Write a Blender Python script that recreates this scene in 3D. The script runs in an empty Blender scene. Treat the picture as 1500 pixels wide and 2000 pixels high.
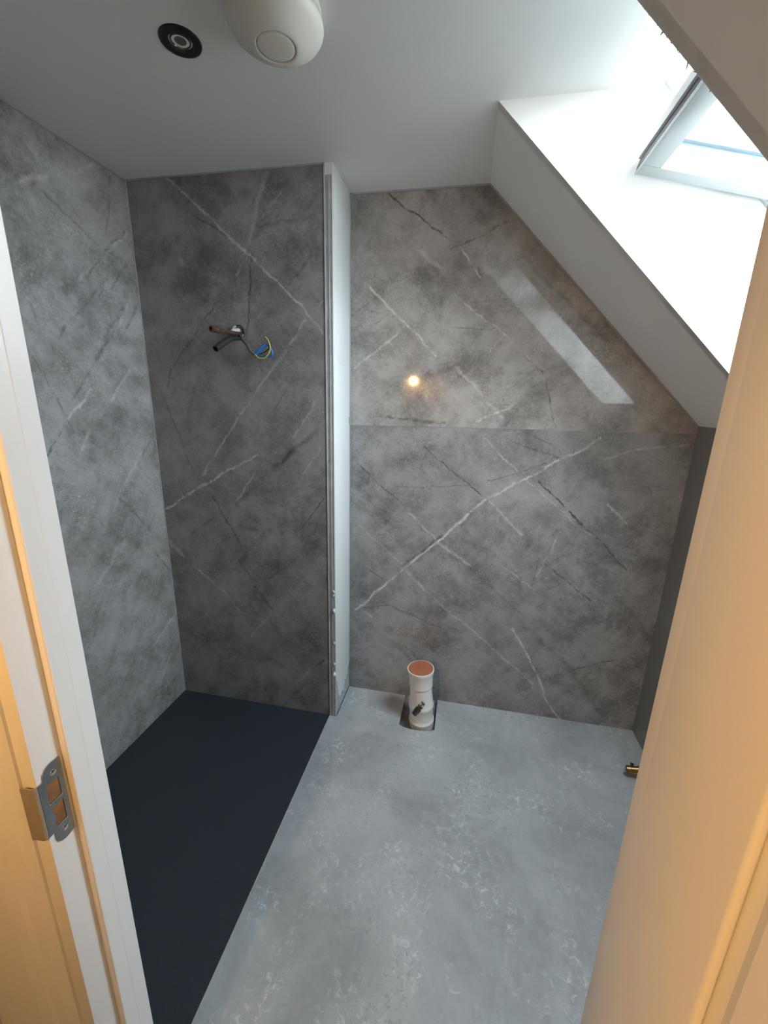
import bpy, bmesh, math, random
from mathutils import Vector, Matrix

random.seed(4)
S = bpy.context.scene
COL = S.collection

# ------------------------------------------------------------------ camera
cam_data = bpy.data.cameras.new('camera')
cam = bpy.data.objects.new('camera', cam_data)
COL.objects.link(cam)
R_ = Vector((0.98047270, 0.19516825, 0.02413813))
U_ = Vector((-0.07326212, 0.24859636, 0.96583255))
F_ = Vector((-0.18249920, 0.94874085, -0.25804038))
CAM = Vector((0, 0, 1.4981))
cam.matrix_world = Matrix(((R_.x, U_.x, -F_.x, CAM.x), (R_.y, U_.y, -F_.y, CAM.y), (R_.z, U_.z, -F_.z, CAM.z), (0, 0, 0, 1)))
cam_data.sensor_fit = 'HORIZONTAL'
cam_data.sensor_width = 36.0
cam_data.lens = 36.0 * 803.04 / 1500.0
cam_data.clip_start = 0.01
S.camera = cam

# ------------------------------------------------------------------ overcast daylight and exposure
SKY_STRENGTH = 50.0
LAMP_GLOW = 1600.0
world = bpy.data.worlds.new('overcast_sky')
S.world = world
world.use_nodes = True
bg = world.node_tree.nodes.get('Background') or world.node_tree.nodes.new('ShaderNodeBackground')
wn, wlk = world.node_tree.nodes, world.node_tree.links
w_tc = wn.new('ShaderNodeTexCoord')
w_sep = wn.new('ShaderNodeSeparateXYZ')
wlk.new(w_tc.outputs['Generated'], w_sep.inputs[0])
w_mr = wn.new('ShaderNodeMapRange')
w_mr.inputs['From Min'].default_value = -0.04
w_mr.inputs['From Max'].default_value = 0.02
wlk.new(w_sep.outputs['Z'], w_mr.inputs['Value'])
w_mix = wn.new('ShaderNodeMix')
w_mix.data_type = 'RGBA'
wlk.new(w_mr.outputs['Result'], w_mix.inputs['Factor'])
w_mix.inputs[6].default_value = (0.13, 0.14, 0.12, 1)      # ground and roofs below the horizon
w_mix.inputs[7].default_value = (0.79, 0.905, 1.0, 1)       # even cloud above it
wlk.new(w_mix.outputs[2], bg.inputs['Color'])
bg.inputs['Strength'].default_value = SKY_STRENGTH
S.view_settings.view_transform = 'Standard'
S.view_settings.look = 'None'
S.view_settings.gamma = 1.0
S.view_settings.use_curve_mapping = False
S.view_settings.exposure = 0.0
S.cycles.use_denoising = True
S.cycles.use_adaptive_sampling = True
S.cycles.adaptive_threshold = 0.05
S.cycles.max_bounces = 9
S.cycles.diffuse_bounces = 6
S.cycles.glossy_bounces = 5
S.cycles.transparent_max_bounces = 12
S.cycles.caustics_reflective = False
S.cycles.sample_clamp_indirect = 6.0

# ------------------------------------------------------------------ room measures (metres)
H = 2.30                      # ceiling
XL = -1.3585                  # left wall face
Y1 = 1.624                    # shower back wall face
Y2 = 1.850                    # recessed back wall face
XC = -0.559                   # end of shower panel
XE = -0.526                   # face of the white return wall
XR = 0.888                    # knee wall face
XS = 0.020                    # ceiling / slope line
KZ = 1.437                    # knee wall height
YD = 0.420                    # door wall, room face
YH = 0.335                    # door wall, hall face
WY0, WY1 = 0.880, 1.405       # roof window reveal
SEAM = 1.402
SLD = Vector((XR - XS, 0, KZ - H)).normalized()      # down the slope
SLN = Vector((-SLD.z, 0, SLD.x))                     # outwards (up and out)
HEAD = Vector((0.430, 0, H))                          # reveal head at the window
BOT_IN = Vector((XS, 0, H)) + SLD * 1.105             # lower reveal edge on the slope
BOT_OUT = HEAD + SLD * 0.800                          # lower reveal edge at the window

# portal for the daylight coming through the roof window opening (emits nothing itself)
pl = bpy.data.lights.new('skylight_portal', 'AREA')
pl.shape = 'RECTANGLE'
pl.size = 0.60
pl.size_y = 0.84
pl.cycles.is_portal = True
po = bpy.data.objects.new('skylight_portal', pl)
COL.objects.link(po)
pc = (HEAD + BOT_OUT) / 2 + SLN * 0.05
po.matrix_world = Matrix(((0, SLD.x, SLN.x, pc.x), (1, 0, 0, (WY0 + WY1) / 2), (0, SLD.z, SLN.z, pc.z), (0, 0, 0, 1)))

# ------------------------------------------------------------------ vein prints of the wall panels (metres on the wall)
# (strength: + pale / - dark, width in mm, u0, v0, u1, v1)
VEINS = {
    'UPPER': [
        (-0.9, 7, -0.375, 2.292, -0.133, 2.129), (-0.6, 6, -0.113, 2.089, 0.097, 2.171), (0.6, 6, -0.082, 2.097, 0.014, 1.982), (0.35, 14, -0.234, 2.084, -0.134, 2.005),
        (0.55, 8, -0.457, 1.975, -0.148, 1.694), (-0.5, 9, -0.514, 1.853, -0.411, 1.921), (-0.35, 5, -0.462, 1.873, -0.358, 1.856), (-0.35, 5, -0.358, 1.856, -0.437, 1.8),
        (0.4, 9, -0.507, 1.638, -0.315, 1.778), (-0.4, 4, -0.088, 1.802, 0.072, 1.791), (0.4, 5, -0.086, 1.927, 0.229, 1.685), (0.5, 5, 0.121, 1.776, 0.069, 1.705),
        (-0.3, 4, 0.126, 1.781, 0.075, 1.711), (-0.5, 5, 0.286, 1.629, 0.361, 1.415), (-0.35, 6, 0.138, 1.756, 0.297, 1.624), (-0.7, 12, -0.383, 1.433, -0.097, 1.416),
        (-0.4, 5, -0.066, 1.631, -0.007, 1.584), (0.3, 10, -0.067, 1.652, 0.147, 1.451), (0.35, 8, 0.038, 1.426, 0.185, 1.501), (-0.45, 14, 0.169, 2.051, 0.509, 1.745),
        (-0.3, 12, 0.577, 1.735, 0.708, 1.629), (-0.35, 25, -0.132, 1.976, -0.145, 1.838), (-0.35, 22, -0.012, 2.058, 0.015, 1.972), (-0.3, 4, -0.02, 1.896, 0.124, 1.903),
    ],
    'LOWER': [
        (0.85, 9, -0.494, 0.467, -0.089, 0.879), (0.85, 10, -0.089, 0.879, 0.101, 1.085), (0.7, 9, 0.101, 1.085, 0.545, 1.374), (-0.5, 9, -0.28, 0.711, -0.084, 0.899),
        (-0.6, 6, -0.492, 1.222, -0.259, 1.028), (0.5, 7, -0.233, 0.997, -0.102, 0.884), (0.5, 10, -0.088, 0.866, 0.055, 0.766), (-0.3, 10, 0.055, 0.76, 0.332, 0.532),
        (-0.7, 6, -0.185, 1.309, 0.1, 1.097), (0.4, 10, 0.124, 1.08, 0.277, 0.937), (-0.6, 5, 0.395, 0.808, 0.609, 0.649), (0.4, 5, 0.065, 1.372, 0.249, 1.202),
        (-0.85, 7, 0.328, 1.183, 0.525, 1.007), (-0.7, 6, 0.525, 1.007, 0.726, 0.817), (0.35, 6, 0.261, 1.191, 0.576, 0.951), (-0.5, 3, 0.2, 1.349, 0.391, 1.284),
        (-0.4, 3, 0.24, 1.384, 0.374, 1.339), (-0.45, 5, 0.105, 1.17, 0.341, 1.259), (-0.3, 4, -0.337, 1.112, 0.014, 1.146), (0.5, 8, 0.612, 1.103, 0.703, 1.022),
        (-0.3, 15, 0.703, 1.022, 0.762, 0.98), (0.35, 9, 0.568, 1.288, 0.682, 1.337), (0.35, 9, 0.682, 1.337, 0.87, 1.366), (0.5, 14, -0.234, 0.702, -0.165, 0.632),
        (0.4, 9, -0.165, 0.632, 0.407, 0.186), (0.9, 8, 0.284, 0.469, 0.427, 0.227), (0.9, 8, 0.427, 0.227, 0.479, 0.099), (0.9, 8, 0.479, 0.099, 0.554, -0.004),
        (-0.45, 6, -0.466, 0.486, -0.307, 0.514), (-0.45, 6, -0.307, 0.514, -0.022, 0.404), (0.5, 9, -0.465, 0.471, -0.402, 0.434), (-0.4, 5, 0.015, 0.618, 0.109, 0.545),
        (-0.7, 5, 0.583, 0.29, 0.758, 0.369), (-0.45, 22, 0.522, 0.346, 0.77, 0.031), (0.35, 7, 0.368, 0.74, 0.432, 0.963), (0.45, 5, 0.211, 0.776, 0.364, 0.673),
        (-0.4, 4, -0.26, 0.309, -0.175, 0.252), (-0.45, 24, 0.729, 0.664, 0.892, 0.473), (0.5, 12, 0.75, 0.003, 0.79, 0.05), (0.4, 8, 0.842, 0.098, 0.884, 0.159),
        (-0.5, 5, -0.447, 0.707, -0.351, 0.646), (0.3, 7, -0.483, 0.925, -0.261, 0.74), (-0.35, 24, 0.272, 0.987, 0.314, 0.915), (-0.4, 30, 0.526, 0.585, 0.635, 0.545),
        (-0.4, 26, 0.338, 0.476, 0.497, 0.356), (0.35, 14, 0.404, 0.731, 0.435, 0.76), (-0.35, 5, 0.349, 0.698, 0.369, 0.831),
    ],
    'SHOWER': [
        (0.7, 7, -1.185, 2.302, -0.945, 2.098), (0.75, 8, -0.945, 2.098, -0.655, 1.845), (0.6, 7, -0.655, 1.845, -0.565, 1.751), (0.5, 15, -0.773, 2.297, -0.859, 2.062),
        (0.45, 10, -0.87, 2.039, -0.916, 1.954), (-0.6, 6, -0.847, 2.022, -0.891, 1.726), (-0.5, 7, -1.108, 2.181, -0.945, 2.094), (-0.45, 8, -1.011, 1.859, -1.162, 1.7),
        (-0.45, 8, -1.162, 1.7, -1.246, 1.605), (-0.45, 8, -1.246, 1.605, -1.289, 1.497), (-0.4, 7, -1.289, 1.497, -1.195, 1.19), (-0.45, 12, -0.821, 2.116, -0.591, 2.143),
        (0.4, 10, -0.637, 1.794, -0.933, 1.437), (0.5, 9, -0.933, 1.437, -1.139, 1.161), (0.8, 9, -1.354, 0.991, -1.105, 1.141), (0.8, 8, -1.105, 1.141, -0.867, 1.27),
        (-0.4, 12, -0.613, 2.013, -0.701, 1.92), (0.35, 8, -0.573, 1.54, -0.701, 1.347), (-0.4, 6, -0.726, 1.537, -0.793, 1.441), (-0.4, 20, -0.596, 1.38, -0.793, 1.212),
        (-0.4, 16, -0.851, 1.167, -1.023, 1.004), (0.3, 6, -0.698, 2.245, -0.796, 2.145), (0.4, 5, -0.608, 1.811, -0.569, 1.86), (-0.45, 30, -0.952, 2.245, -0.858, 2.225),
        (-0.4, 20, -0.744, 2.24, -0.679, 2.244), (0.3, 20, -1.147, 2.024, -1.139, 1.999), (-0.3, 10, -0.945, 1.849, -0.916, 1.95), (-0.3, 12, -1.119, 1.587, -1.182, 1.42),
        (-0.6, 8, -1.099, 1.073, -1.002, 0.894), (-0.5, 7, -1.002, 0.894, -0.953, 0.789), (-0.5, 10, -0.997, 0.771, -0.931, 0.686), (-0.5, 14, -0.92, 0.645, -0.832, 0.539),
        (0.45, 14, -1.35, 0.839, -1.276, 0.764), (0.55, 8, -1.235, 0.725, -1.083, 0.604), (0.4, 7, -1.083, 0.604, -1.016, 0.516), (0.4, 7, -0.886, 1.187, -1.018, 1.003),
        (-0.6, 5, -0.571, 1.093, -0.686, 0.948), (0.4, 8, -0.583, 1.31, -0.666, 1.199), (-0.5, 18, -0.644, 1.336, -0.806, 1.216), (0.35, 8, -0.871, 0.482, -0.958, 0.379),
        (-0.7, 6, -0.564, 0.331, -0.628, 0.263), (0.4, 9, -0.672, 0.22, -0.763, 0.124), (-0.45, 12, -0.718, 0.799, -0.846, 0.696), (-0.45, 30, -0.762, 1.026, -0.775, 0.895),
        (-0.4, 14, -1.108, 0.973, -1.219, 0.882), (-0.4, 24, -0.971, 0.937, -0.834, 0.929), (-0.45, 30, -0.883, 0.273, -0.795, 0.239), (-0.35, 14, -0.947, 0.547, -0.885, 0.495),
        (-0.4, 14, -0.674, 0.164, -0.805, 0.009),
    ],
    'LEFT': [
        (0.5, 16, 1.128, 2.05, 1.278, 2.161), (-0.5, 22, 1.13, 2.058, 1.18, 2.091), (0.35, 12, 1.394, 2.217, 1.479, 2.283), (-0.6, 12, 1.245, 2.118, 1.346, 2.067),
        (-0.5, 12, 1.346, 2.067, 1.454, 2.027), (-0.55, 9, 1.585, 2.116, 1.395, 1.916), (0.35, 10, 1.605, 2.118, 1.352, 1.884), (-0.4, 10, 1.551, 2.276, 1.498, 2.081),
        (-0.35, 18, 1.308, 1.917, 1.287, 1.831), (-0.55, 9, 1.577, 1.994, 1.473, 1.875), (-0.5, 9, 1.469, 1.919, 1.235, 1.682), (-0.65, 18, 1.529, 1.831, 1.372, 1.638),
        (-0.5, 9, 1.606, 1.847, 1.494, 1.709), (0.35, 8, 1.575, 1.865, 1.48, 1.736), (-0.35, 30, 1.15, 1.821, 1.192, 1.782), (0.4, 22, 1.247, 1.956, 1.25, 1.927),
        (-0.4, 6, 1.487, 2.016, 1.553, 2.005), (-0.4, 20, 1.139, 2.013, 1.183, 2.048), (-0.35, 30, 1.198, 2.256, 1.269, 2.284), (-0.3, 8, 1.16, 1.771, 1.169, 1.688),
        (-0.7, 13, 1.459, 1.721, 1.351, 1.602), (-0.6, 8, 1.351, 1.602, 1.25, 1.482), (-0.55, 7, 1.138, 1.61, 1.228, 1.386), (0.65, 9, 1.331, 1.517, 1.217, 1.416),
        (-0.8, 8, 1.184, 1.37, 1.111, 1.29), (0.4, 12, 1.299, 1.37, 1.227, 1.267), (0.4, 6, 1.543, 1.618, 1.608, 1.575), (0.35, 10, 1.523, 1.6, 1.416, 1.48),
        (-0.4, 30, 1.303, 1.394, 1.454, 1.395), (0.35, 14, 1.585, 1.325, 1.351, 1.059), (-0.6, 12, 1.39, 1.091, 1.523, 0.915), (-0.4, 8, 1.456, 1.146, 1.513, 1.087),
        (0.35, 6, 1.49, 1.205, 1.612, 1.082), (-0.55, 7, 1.523, 0.838, 1.618, 0.664), (-0.45, 16, 1.382, 0.986, 1.283, 0.853), (0.35, 18, 1.393, 0.917, 1.198, 0.77),
        (0.7, 5, 1.626, 0.467, 1.445, 0.366), (-0.35, 8, 1.239, 0.666, 1.128, 0.541), (-0.4, 28, 1.35, 0.738, 1.317, 0.614), (0.3, 14, 1.613, 0.334, 1.46, 0.154),
        (-0.35, 16, 1.367, 0.416, 1.263, 0.304), (-0.3, 8, 1.134, 1.066, 1.213, 1.002), (-0.35, 10, 1.582, 1.306, 1.505, 1.221), (-0.35, 20, 1.555, 0.647, 1.472, 0.487),
        (-0.3, 24, 1.21, 0.323, 1.146, 0.206),
    ],
}


# ------------------------------------------------------------------ helpers
def new_mat(name):
    m = bpy.data.materials.new(name)
    m.use_nodes = True
    nt = m.node_tree
    b = nt.nodes.get('Principled BSDF')
    return m, nt, b


def plain(name, col, rough=0.5, metal=0.0, spec=0.5, bump=0.0, bump_scale=60, vary=0.0):
    m, nt, b = new_mat(name)
    b.inputs['Base Color'].default_value = (*col, 1)
    b.inputs['Roughness'].default_value = rough
    b.inputs['Metallic'].default_value = metal
    b.inputs['Specular IOR Level'].default_value = spec
    if bump or vary:
        tc = nt.nodes.new('ShaderNodeTexCoord')
        n = nt.nodes.new('ShaderNodeTexNoise')
        n.inputs['Scale'].default_value = bump_scale
        n.inputs['Detail'].default_value = 5
        nt.links.new(tc.outputs['Object'], n.inputs['Vector'])
        if vary:
            mr = nt.nodes.new('ShaderNodeMapRange')
            mr.inputs['To Min'].default_value = 1 - vary
            mr.inputs['To Max'].default_value = 1 + vary
            mr.inputs['From Min'].default_value = 0.3
            mr.inputs['From Max'].default_value = 0.7
            nt.links.new(n.outputs['Fac'], mr.inputs['Value'])
            mx = nt.nodes.new('ShaderNodeVectorMath')
            mx.operation = 'SCALE'
            mx.inputs[0].default_value = col
            nt.links.new(mr.outputs['Result'], mx.inputs['Scale'])
            nt.links.new(mx.outputs['Vector'], b.inputs['Base Color'])
        if bump:
            bp = nt.nodes.new('ShaderNodeBump')
            bp.inputs['Strength'].default_value = bump
            bp.inputs['Distance'].default_value = 0.002
            nt.links.new(n.outputs['Fac'], bp.inputs['Height'])
            nt.links.new(bp.outputs['Normal'], b.inputs['Normal'])
    return m


def stone_panel(name, veins, axis, tint=(1, 1, 1), seed=0.0):
    """printed grey stone laminate with pale and dark veins; axis = 0 (wall runs along X) or 1 (along Y)"""
    m, nt, b = new_mat(name)
    N, L = nt.nodes, nt.links

    def math_(op, a, b_=None, c=None, clamp=False):
        n = N.new('ShaderNodeMath')
        n.operation = op
        n.use_clamp = clamp
        for i, v in enumerate((a, b_, c)):
            if v is None:
                continue
            if isinstance(v, (int, float)):
                n.inputs[i].default_value = v
            else:
                L.new(v, n.inputs[i])
        return n.outputs[0]

    def vmath(op, a, b_=None, scale=None, out='Vector'):
        n = N.new('ShaderNodeVectorMath')
        n.operation = op
        for i, v in enumerate((a, b_)):
            if v is None:
                continue
            if isinstance(v, tuple):
                n.inputs[i].default_value = v
            else:
                L.new(v, n.inputs[i])
        if scale is not None:
            if isinstance(scale, (int, float)):
                n.inputs['Scale'].default_value = scale
            else:
                L.new(scale, n.inputs['Scale'])
        return n.outputs[out]

    def noise(vec, scale, detail=4, rough=0.55, dist=0.0, out='Fac'):
        n = N.new('ShaderNodeTexNoise')
        n.noise_dimensions = '2D'
        n.inputs['Scale'].default_value = scale
        n.inputs['Detail'].default_value = detail
        n.inputs['Roughness'].default_value = rough
        n.inputs['Distortion'].default_value = dist
        L.new(vec, n.inputs['Vector'])
        return n.outputs[out]

    def ramp(v, f0, f1, t0=0.0, t1=1.0):
        n = N.new('ShaderNodeMapRange')
        n.inputs['From Min'].default_value = f0
        n.inputs['From Max'].default_value = f1
        n.inputs['To Min'].default_value = t0
        n.inputs['To Max'].default_value = t1
        L.new(v, n.inputs['Value'])
        return n.outputs['Result']

    def mixc(fac, a, b_):
        n = N.new('ShaderNodeMix')
        n.data_type = 'RGBA'
        L.new(fac, n.inputs['Factor'])
        for s, v in ((n.inputs[6], a), (n.inputs[7], b_)):
            if isinstance(v, tuple):
                s.default_value = (*v, 1)
            else:
                L.new(v, s)
        return n.outputs[2]

    tc = N.new('ShaderNodeTexCoord')
    sp = N.new('ShaderNodeSeparateXYZ')
    L.new(tc.outputs['Object'], sp.inputs[0])
    cb = N.new('ShaderNodeCombineXYZ')
    L.new(sp.outputs[axis], cb.inputs[0])
    L.new(sp.outputs[2], cb.inputs[1])
    cb.inputs[2].default_value = 0.0
    P = cb.outputs[0]
    Q = vmath('ADD', P, (seed, seed * 0.7, 0.0))
    # wobble of the veins
    w1 = vmath('SCALE', vmath('SUBTRACT', noise(Q, 9, 2, out='Color'), (0.5, 0.5, 0.5)), scale=0.026)
    w2 = vmath('SCALE', vmath('SUBTRACT', noise(Q, 55, 1, out='Color'), (0.5, 0.5, 0.5)), scale=0.009)
    V = vmath('MULTIPLY', vmath('ADD', vmath('ADD', P, w1), w2), (1.0, 1.0, 0.0))
    acc = None
    for (st, wd, u0, v0, u1, v1) in veins:
        ab = (u1 - u0, v1 - v0, 0.0)
        l2 = max(ab[0] ** 2 + ab[1] ** 2, 1e-6)
        pa = vmath('SUBTRACT', V, (u0, v0, 0.0))
        t = vmath('DOT_PRODUCT', pa, (ab[0] / l2, ab[1] / l2, 0.0), out='Value')
        t = math_('MAXIMUM', math_('MINIMUM', t, 1.0), 0.0)
        pr = vmath('SCALE', ab, scale=t)
        d = vmath('DISTANCE', pa, pr, out='Value')
        soft = max(wd * 0.88, 4.6) / 1000.0
        f = math_('MAXIMUM', math_('MULTIPLY_ADD', d, -1.0 / soft, 1.0), 0.0)
        acc = math_('MULTIPLY_ADD', f, st * (0.9 if wd < 12 else 0.75), acc if acc is not None else 0.0)
    breakup = ramp(noise(Q, 22, 4, 0.7), 0.36, 0.58, 0.16, 1.20)
    acc = math_('MULTIPLY', acc, breakup)
    # clouds, diagonal brush strokes, speckle
    rot = N.new('ShaderNodeMapping')
    rot.vector_type = 'TEXTURE'
    rot.inputs['Rotation'].default_value = (0, 0, math.radians(48))
    rot.inputs['Scale'].default_value = (1.0, 0.36, 1.0)
    L.new(Q, rot.inputs['Vector'])
    rot2 = N.new('ShaderNodeMapping')
    rot2.vector_type = 'TEXTURE'
    rot2.inputs['Rotation'].default_value = (0, 0, math.radians(-42))
    rot2.inputs['Scale'].default_value = (1.0, 0.30, 1.0)
    L.new(Q, rot2.inputs['Vector'])
    cloud = noise(Q, 4.4, 5, 0.74, 0.15)
    stroke = noise(rot.outputs[0], 5.0, 4, 0.64, 0.3)
    stroke2 = noise(rot2.outputs[0], 5.0, 4, 0.64, 0.3)
    fine = noise(Q, 95, 2, 0.7)
    tone = math_('ADD', math_('MULTIPLY', cloud, 0.62), math_('MULTIPLY', stroke, 0.20))
    tone = math_('ADD', tone, math_('MULTIPLY', stroke2, 0.16))
    tone = math_('ADD', tone, math_('MULTIPLY', fine, 0.14))
    tone = ramp(tone, 0.40, 0.74)
    c_dark = tuple(a * t_ for a, t_ in zip((0.150, 0.141, 0.137), tint))
    c_mid = tuple(a * t_ for a, t_ in zip((0.300, 0.291, 0.287), tint))
    c_lite = tuple(a * t_ for a, t_ in zip((0.400, 0.392, 0.388), tint))
    lo = mixc(ramp(tone, 0.0, 0.55), c_dark, c_mid)
    col = mixc(ramp(tone, 0.5, 1.0), lo, c_lite)
    # crackle speckle in clusters
    crk = math_('MULTIPLY', ramp(noise(Q, 140, 1, 0.8), 0.60, 0.72), ramp(noise(Q, 6, 2), 0.50, 0.66))
    col = mixc(math_('MULTIPLY', crk, 0.45), col, tuple(a * t_ for a, t_ in zip((0.10, 0.095, 0.09), tint)))
    crl = math_('MULTIPLY', ramp(noise(Q, 120, 1, 0.8), 0.62, 0.72), ramp(noise(Q, 5, 2, 0.5), 0.52, 0.68))
    col = mixc(math_('MULTIPLY', crl, 0.40), col, tuple(a * t_ for a, t_ in zip((0.56, 0.55, 0.545), tint)))
    hazed = noise(Q, 2.2, 2)
    col = mixc(ramp(hazed, 0.45, 0.65, 0.0, 0.22), col, tuple(a * t_ for a, t_ in zip((0.30, 0.272, 0.255), tint)))
    col = mixc(math_('MULTIPLY', acc, -1.3, clamp=True), col, tuple(a * t_ for a, t_ in zip((0.085, 0.080, 0.078), tint)))
    col = mixc(math_('MULTIPLY', acc, 1.0, clamp=True), col, tuple(a * t_ for a, t_ in zip((0.70, 0.68, 0.665), tint)))
    L.new(col, b.inputs['Base Color'])
    b.inputs['Roughness'].default_value = 0.05
    b.inputs['Specular IOR Level'].default_value = 0.5
    return m


def floor_material():
    m, nt, b = new_mat('concrete_vinyl')
    N, L = nt.nodes, nt.links
    tc = N.new('ShaderNodeTexCoord')

    def noise(scale, detail, rough, dist=0.0):
        n = N.new('ShaderNodeTexNoise')
        n.noise_dimensions = '2D'
        n.inputs['Scale'].default_value = scale
        n.inputs['Detail'].default_value = detail
        n.inputs['Roughness'].default_value = rough
        n.inputs['Distortion'].default_value = dist
        L.new(tc.outputs['Object'], n.inputs['Vector'])
        return n.outputs['Fac']

    def rng(v, a, b_, c=0.0, d=1.0):
        n = N.new('ShaderNodeMapRange')
        n.inputs['From Min'].default_value = a
        n.inputs['From Max'].default_value = b_
        n.inputs['To Min'].default_value = c
        n.inputs['To Max'].default_value = d
        L.new(v, n.inputs['Value'])
        return n.outputs['Result']

    def mix(f, a, b_):
        n = N.new('ShaderNodeMix')
        n.data_type = 'RGBA'
        L.new(f, n.inputs['Factor'])
        for s, v in ((n.inputs[6], a), (n.inputs[7], b_)):
            if isinstance(v, tuple):
                s.default_value = (*v, 1)
            else:
                L.new(v, s)
        return n.outputs[2]

    def mul(a, b_):
        n = N.new('ShaderNodeMath')
        n.operation = 'MULTIPLY'
        L.new(a, n.inputs[0])
        L.new(b_, n.inputs[1])
        return n.outputs[0]

    c = mix(rng(noise(3.0, 6, 0.6, 0.3), 0.36, 0.64), (0.275, 0.29, 0.30), (0.42, 0.442, 0.455))
    c = mix(rng(noise(30, 5, 0.75), 0.35, 0.7, 0.0, 0.55), c, (0.37, 0.388, 0.397))
    pale = mul(rng(noise(48, 4, 0.8, 0.6), 0.52, 0.66), rng(noise(5.5, 4, 0.6), 0.46, 0.64))
    c = mix(rng(pale, 0, 1, 0, 0.7), c, (0.62, 0.645, 0.66))
    dk = mul(rng(noise(60, 4, 0.8), 0.54, 0.68), rng(noise(4.2, 4, 0.6, 0.5), 0.46, 0.64))
    c = mix(rng(dk, 0, 1, 0, 0.6), c, (0.21, 0.22, 0.225))
    L.new(c, b.inputs['Base Color'])
    b.inputs['Roughness'].default_value = 0.45
    b.inputs['Specular IOR Level'].default_value = 0.4
    return m


def glass_material():
    m, nt, b = new_mat('window_glass')
    N, L = nt.nodes, nt.links
    N.remove(b)
    out = [n for n in N if n.type == 'OUTPUT_MATERIAL'][0]
    tr = N.new('ShaderNodeBsdfTransparent')
    tr.inputs['Color'].default_value = (0.93, 0.96, 0.96, 1)
    gl = N.new('ShaderNodeBsdfGlossy')
    gl.inputs['Roughness'].default_value = 0.02
    mx = N.new('ShaderNodeMixShader')
    mx.inputs[0].default_value = 0.06
    L.new(tr.outputs[0], mx.inputs[1])
    L.new(gl.outputs[0], mx.inputs[2])
    L.new(mx.outputs[0], out.inputs['Surface'])
    return m


def emitter(name, col, strength):
    m, nt, b = new_mat(name)
    b.inputs['Base Color'].default_value = (*col, 1)
    b.inputs['Emission Color'].default_value = (*col, 1)
    b.inputs['Emission Strength'].default_value = strength
    return m


M = {}
M['upper'] = stone_panel('stone_panel_upper', VEINS['UPPER'], 0, tint=(1.20, 1.17, 1.14), seed=3.1)
M['lower'] = stone_panel('stone_panel_lower', VEINS['LOWER'], 0, tint=(0.95, 0.965, 0.995), seed=7.7)
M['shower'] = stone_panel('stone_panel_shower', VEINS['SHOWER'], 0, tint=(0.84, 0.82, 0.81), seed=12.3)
M['left'] = stone_panel('stone_panel_left', [(v[0] * 0.72,) + v[1:] for v in VEINS['LEFT']], 1, tint=(1.12, 1.12, 1.12), seed=19.9)
M['knee'] = plain('plain_grey_panel', (0.20, 0.20, 0.195), 0.25, vary=0.05, bump_scale=6)
M['floor'] = floor_material()
M['paint'] = plain('white_ceiling_paint', (0.82, 0.82, 0.81), 0.75, spec=0.25)
M['slope'] = plain('matt_slope_paint', (0.82, 0.82, 0.81), 0.8, spec=0.2)
M['plaster'] = plain('white_return_paint', (0.80, 0.81, 0.80), 0.5, spec=0.5)
M['smear'] = plain('grey_adhesive', (0.42, 0.43, 0.43), 0.7, vary=0.25, bump_scale=40)
M['gloss'] = plain('white_gloss_woodwork', (0.80, 0.80, 0.79), 0.30, spec=0.5)
M['hall'] = plain('cream_hall_paint', (0.50, 0.47, 0.42), 0.8)
M['hall_floor'] = plain('hall_carpet', (0.30, 0.25, 0.20), 0.95, bump=0.4, bump_scale=400, vary=0.2)
M['tray'] = plain('dark_slate_tray', (0.026, 0.032, 0.041), 0.5, spec=0.35, bump=0.25, bump_scale=260, vary=0.12)
M['alu'] = plain('satin_aluminium', (0.66, 0.66, 0.66), 0.42, metal=0.5, bump=0.06, bump_scale=30, vary=0.12)
M['alu_dull'] = plain('dull_grey_bead', (0.47, 0.46, 0.455), 0.5, metal=0.25, vary=0.2, bump_scale=22)
M['silicone'] = plain('grey_sealant', (0.34, 0.35, 0.36), 0.4)
M['filler'] = plain('white_filler', (0.82, 0.82, 0.82), 0.6, bump=0.5, bump_scale=90)
M['steel'] = plain('strike_steel', (0.42, 0.43, 0.43), 0.33, metal=1.0, vary=0.1, bump_scale=50)
M['lip'] = plain('worn_strike_lip', (0.33, 0.29, 0.24), 0.45, metal=0.2)
M['wood'] = plain('bare_brown_timber', (0.22, 0.10, 0.035), 0.75, vary=0.3, bump_scale=40)
M['pvc'] = plain('pale_grey_window_paint', (0.44, 0.46, 0.455), 0.35)
M['clad'] = plain('light_grey_cladding', (0.80, 0.80, 0.80), 0.4)
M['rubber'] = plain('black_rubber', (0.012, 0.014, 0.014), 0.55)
M['spacer'] = plain('blue_grey_glazing_bead', (0.25, 0.32, 0.38), 0.35)
M['glass'] = glass_material()
M['fan'] = plain('cream_white_plastic', (0.72, 0.69, 0.63), 0.38)
M['fan_base'] = plain('white_plastic', (0.78, 0.77, 0.74), 0.4)
M['bronze'] = plain('dark_bronze_ring', (0.035, 0.032, 0.030), 0.35, metal=0.6)
M['lens'] = plain('dark_lamp_lens', (0.13, 0.12, 0.11), 0.15)
M['lens_ring'] = plain('dark_lens_ring', (0.16, 0.15, 0.14), 0.25, metal=0.6)
M['pipe'] = plain('white_pvc_pipe', (0.78, 0.78, 0.76), 0.36)
M['cap'] = plain('terracotta_cap', (0.36, 0.115, 0.055), 0.6, vary=0.08, bump_scale=60)
M['gunmetal'] = plain('gunmetal_fitting', (0.13, 0.125, 0.115), 0.3, metal=1.0)
M['chrome'] = plain('chrome_band', (0.8, 0.8, 0.8), 0.12, metal=1.0)
M['brass'] = plain('brass', (0.30, 0.19, 0.08), 0.38, metal=1.0, vary=0.25, bump_scale=80)
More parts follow.
